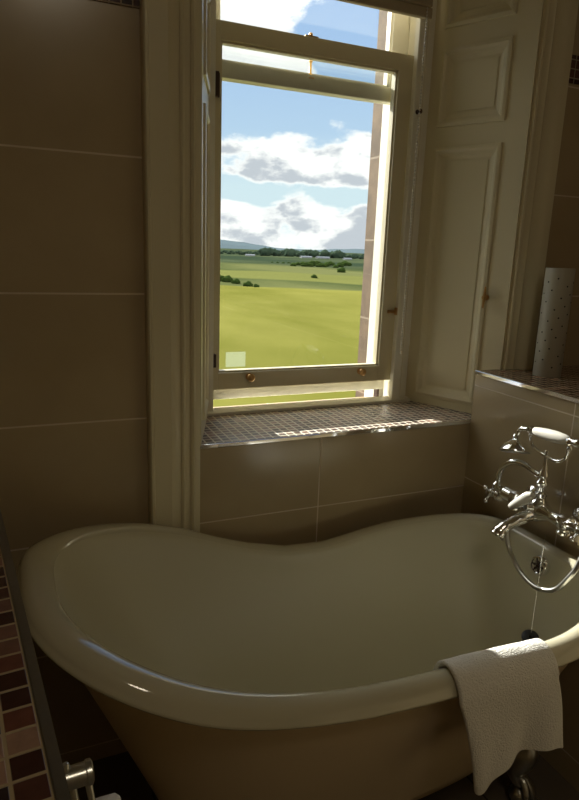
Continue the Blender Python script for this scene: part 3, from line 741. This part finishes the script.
# trees and bushes: one mesh per kind, copied
def blob(seed, w, h):
    t = bmesh.new(); bmesh.ops.create_icosphere(t, subdivisions=3, radius=1)
    for v in t.verts:
        n = v.co.normalized()
        k = 1 + .28 * mnoise.noise(n * 1.6 + Vector((seed, 0, 0))) + .20 * mnoise.noise(n * 4 + Vector((0, seed, 0)))
        v.co = Vector((n.x * w * k, n.y * w * k, max(-.02, n.z * .9 + .45) * h / 1.35 * k))
    return t
def plant(name, proto, loc, sc, label, cat, group):
    o = proto.copy(); C.objects.link(o); o.name = name; o.location = loc; o.scale = sc; o.rotation_euler = (0, 0, random.random() * 6)
    for k in ('label', 'category', 'group'):
        if k in o: del o[k]
    return tagp(o, label, cat, group)
protoT = obj('tree', blob(1, 8, 13), M['tree'], None, smooth=True); protoG = obj('gorse_bush', blob(4, 2.4, 2.6), M['gorse'], None, smooth=True)
first = True
for k in range(64):
    az = 17.2 + 13.4 * (k / 63); d = 1250 + 95 * ((k * 3) % 5) + random.uniform(-15, 15)
    s = 1.0 if 21 < az < 28.2 else 0.62
    s *= random.uniform(.75, 1.15)
    if az < 21: s *= .8
    x, y = azel(az, d)
    l = 'dark distant tree in the belt along the horizon'; c = ('tree', 'trees along the horizon')
    if first: protoT.location = (x, y, gh(x, y) - .3); protoT.scale = (s, s, s); tagp(protoT, l, 'tree', 'trees along the horizon'); first = False
    else: plant('tree', protoT, (x, y, gh(x, y) - .3), (s * 1.25, s * 1.25, s), l, *c)
first = True
for az, d, s, kind in [(17.3, 290, 1.2, 0), (18.15, 283, 1.0, 0), (18.9, 274, .8, 0), (20.0, 258, .8, 0), (20.75, 250, .5, 0)] + \
    [(24.0 + i * .42, 580 + 32 * (i % 3), random.uniform(.9, 1.7), 1) for i in range(12)] + [(22.1 + i * .5, 690, .55, 1) for i in range(4)] + [(28.3, 460, 1.3, 2), (25.9, 350, .7, 3)]:
    x, y = azel(az, d)
    lab, grp = [('dark bush in the clump at the left end of the near fairway', 'bushes beside the near fairway'), ('dark gorse bush in the band across the far links', 'gorse across the far links'),
           ('lone round bush on the right of the far links', None), ('small solitary bush on the pale strip beyond the fairway', None)][kind]
    if first: protoG.location = (x, y, gh(x, y) - .2); protoG.scale = (s, s, s); tagp(protoG, lab, 'bush', grp); first = False
    else: plant('gorse_bush', protoG, (x, y, gh(x, y) - .2), (s * (1.6 if kind == 1 else 1), s, s), lab, 'bush', grp)
# low white buildings by the tree belt
for k, (az, d, w, hh) in enumerate([(25.2, 1130, 20, 4.2), (26.7, 1140, 24, 5), (20.2, 1150, 16, 4), (28.9, 1145, 14, 4)]):
    x, y = azel(az, d); z = gh(x, y) - .5
    t = thing('house', (x, y, z), ['low pale house nearest the middle of the far tree belt', 'long low pale building right of the middle of the far tree belt', 'small pale house at the left end of the far tree belt', 'small pale house at the right end of the far tree belt'][k], 'building')
    b = B(); box(b, x - w / 2, x + w / 2, y, y + 9, z, z + hh * .6); obj('wall', b, M['render'], t)
    b = B(); prism_x(b, [(y - .5, z + hh * .6), (y + 4.5, z + hh), (y + 9.5, z + hh * .6)], x - w / 2 - .5, x + w / 2 + .5); obj('roof', b, M['slate'], t)

# ------------------------------------------------------------------ sky, sun
W = bpy.data.worlds.new('sky'); bpy.context.scene.world = W; W.use_nodes = True
nt = W.node_tree; nt.nodes.clear()
out = nt.nodes.new('ShaderNodeOutputWorld'); bg = nt.nodes.new('ShaderNodeBackground'); nt.links.new(bg.outputs[0], out.inputs[0])
tc = nt.nodes.new('ShaderNodeTexCoord'); sp = nt.nodes.new('ShaderNodeSeparateXYZ'); nt.links.new(tc.outputs['Generated'], sp.inputs[0])
el = sp.outputs[2]                                             # sine of elevation
ramp = nt.nodes.new('ShaderNodeValToRGB'); nt.links.new(math_n(nt, 'MAXIMUM', el, 0.0), ramp.inputs[0])
E_ = ramp.color_ramp.elements
E_[0].position = 0; E_[0].color = (0.80, 0.97, 1.02, 1)
E_[1].position = 1; E_[1].color = (0.10, 0.24, 0.60, 1)
for p, c in ((0.09, (0.76, 0.95, 1.02)), (0.17, (0.55, 0.76, 0.98)), (0.26, (0.47, 0.68, 0.97)), (0.45, (0.34, 0.55, 0.95))):
    e = E_.new(p); e.color = (*c, 1)
# clouds live on a plane overhead: divide by height so that they flatten towards the horizon
den = math_n(nt, 'ADD', math_n(nt, 'MAXIMUM', el, 0.0), 0.10)
cbx = nt.nodes.new('ShaderNodeCombineXYZ')
nt.links.new(math_n(nt, 'DIVIDE', sp.outputs[0], den), cbx.inputs[0]); nt.links.new(math_n(nt, 'DIVIDE', sp.outputs[1], den), cbx.inputs[1])
def wnoise(vec, scale, det, loc, rough=.55):
    mp = nt.nodes.new('ShaderNodeMapping'); mp.inputs['Location'].default_value = loc; nt.links.new(vec, mp.inputs['Vector'])
    n = nt.nodes.new('ShaderNodeTexNoise'); n.inputs['Scale'].default_value = scale; n.inputs['Detail'].default_value = det; n.inputs['Roughness'].default_value = rough
    nt.links.new(mp.outputs[0], n.inputs['Vector']); return n.outputs['Fac']
def smooth(v, a, b_, c=0., d=1.):
    n = nt.nodes.new('ShaderNodeMapRange'); n.interpolation_type = 'SMOOTHSTEP'
    n.inputs[1].default_value = a; n.inputs[2].default_value = b_; n.inputs[3].default_value = c; n.inputs[4].default_value = d
    nt.links.new(v, n.inputs[0]); return n.outputs[0]
CLOUDOFF = (0.35, 0.2, 0.4)
GEN = tc.outputs['Generated']
mpz = nt.nodes.new('ShaderNodeMapping'); mpz.inputs['Scale'].default_value = (1, 1, 1.9); nt.links.new(GEN, mpz.inputs['Vector']); G2 = mpz.outputs[0]
big = wnoise(G2, 7.5, 7, CLOUDOFF); fine = wnoise(G2, 16, 6, (2, 1, 0))
# how much cloud each band of the sky holds
def band(a, b_, c, d): return math_n(nt, 'MULTIPLY', smooth(el, a, b_), smooth(el, c, d, 1., 0.))
env = math_n(nt, 'ADD', math_n(nt, 'ADD', math_n(nt, 'MULTIPLY', band(0.085, 0.112, 0.135, 0.185), 0.27), math_n(nt, 'MULTIPLY', smooth(el, 0.055, 0.085, 1., 0.), 0.21)), math_n(nt, 'MULTIPLY', math_n(nt, 'MULTIPLY', smooth(el, 0.19, 0.26), smooth(math_n(nt, 'DIVIDE', sp.outputs[0], sp.outputs[1]), 0.56, 0.36, -.25, 1.)), 0.30))
cl = math_n(nt, 'ADD', math_n(nt, 'ADD', math_n(nt, 'MULTIPLY', big, .7), math_n(nt, 'MULTIPLY', fine, .3)), env)
mask = smooth(cl, 0.585, 0.665)
shade = smooth(wnoise(G2, 11, 5, (5.3, 3, 1)), 0.44, 0.56)
low = smooth(el, 0.03, 0.16, 1., 1.)
grey = math_n(nt, 'MULTIPLY', math_n(nt, 'MULTIPLY', shade, smooth(cl, .63, .70)), smooth(el, 0.14, 0.2, 1., 0.15))
ccol = mixc(nt, grey, mixc(nt, smooth(el, .28, .5), (1.25, 1.25, 1.22), (3.4, 3.3, 3.1)), (0.66, 0.71, 0.77))
nt.links.new(mixc(nt, mask, ramp.outputs[0], ccol), bg.inputs[0]); bg.inputs[1].default_value = 1.0
SD = Vector((0.22, -1.0, -0.50)).normalized()
L = bpy.data.lights.new('sun', 'SUN'); L.energy = 14.0; L.angle = R(0.53); L.color = (1.0, 0.95, 0.86)
so = bpy.data.objects.new('sun', L); C.objects.link(so); so.rotation_euler = SD.to_track_quat('-Z', 'Y').to_euler(); so.location = (0, 10, 12)

# fill lamp added out of view behind the camera to brighten the room
fill_t = thing('added_fill_lamp', (0.3, -0.9, ZC), 'round opal fill lamp added out of view on the ceiling to brighten the room', 'lamp')
b = B(); lathe(b, (0.3, -0.9, ZC), (0, 0, -1), [(0, .24), (.03, .24), (.03, .225)], 32); sub('fill_lamp_base', b, M['chrome_dull'], fill_t)
m, nt, out = mat('fill lamp glow'); em = node(nt, 'ShaderNodeEmission'); em.inputs[0].default_value = (1, 0.87, 0.66, 1); em.inputs[1].default_value = 12.0
nt.links.new(em.outputs[0], out.inputs[0])
b = B(); lathe(b, (0.3, -0.9, ZC - .03), (0, 0, -1), [(0, .225), (.03, .22), (.06, .18), (.08, .10), (.085, 0)], 32); sub('fill_lamp_shade', b, m, fill_t)

# ------------------------------------------------------------------ camera
YAW, PI_, RO, F = R(24.1), R(13.5), R(2.1), 627.0
f = Vector((sin(YAW) * cos(PI_), cos(YAW) * cos(PI_), -sin(PI_))); rt = Vector((cos(YAW), -sin(YAW), 0)); up = rt.cross(f)
r2 = rt * cos(RO) + up * sin(RO); u2 = -rt * sin(RO) + up * cos(RO)
cam = bpy.data.cameras.new('camera'); co = bpy.data.objects.new('camera', cam); C.objects.link(co)
co.matrix_world = Matrix(((r2.x, u2.x, -f.x, 0), (r2.y, u2.y, -f.y, 0), (r2.z, u2.z, -f.z, H), (0, 0, 0, 1)))
cam.sensor_fit = 'HORIZONTAL'; cam.sensor_width = 36; cam.lens = F / 579 * 36; cam.clip_end = 20000; cam.clip_start = 0.02
S = bpy.context.scene; S.camera = co
S.view_settings.view_transform = 'Standard'; S.view_settings.look = 'None'; S.view_settings.gamma = 1; S.view_settings.exposure = 0.0
S.view_settings.use_curve_mapping = False
S.cycles.caustics_reflective = False; S.cycles.caustics_refractive = False; S.cycles.max_bounces = 14; S.cycles.diffuse_bounces = 10; S.cycles.glossy_bounces = 5; S.cycles.transparent_max_bounces = 12; S.cycles.sample_clamp_indirect = 4
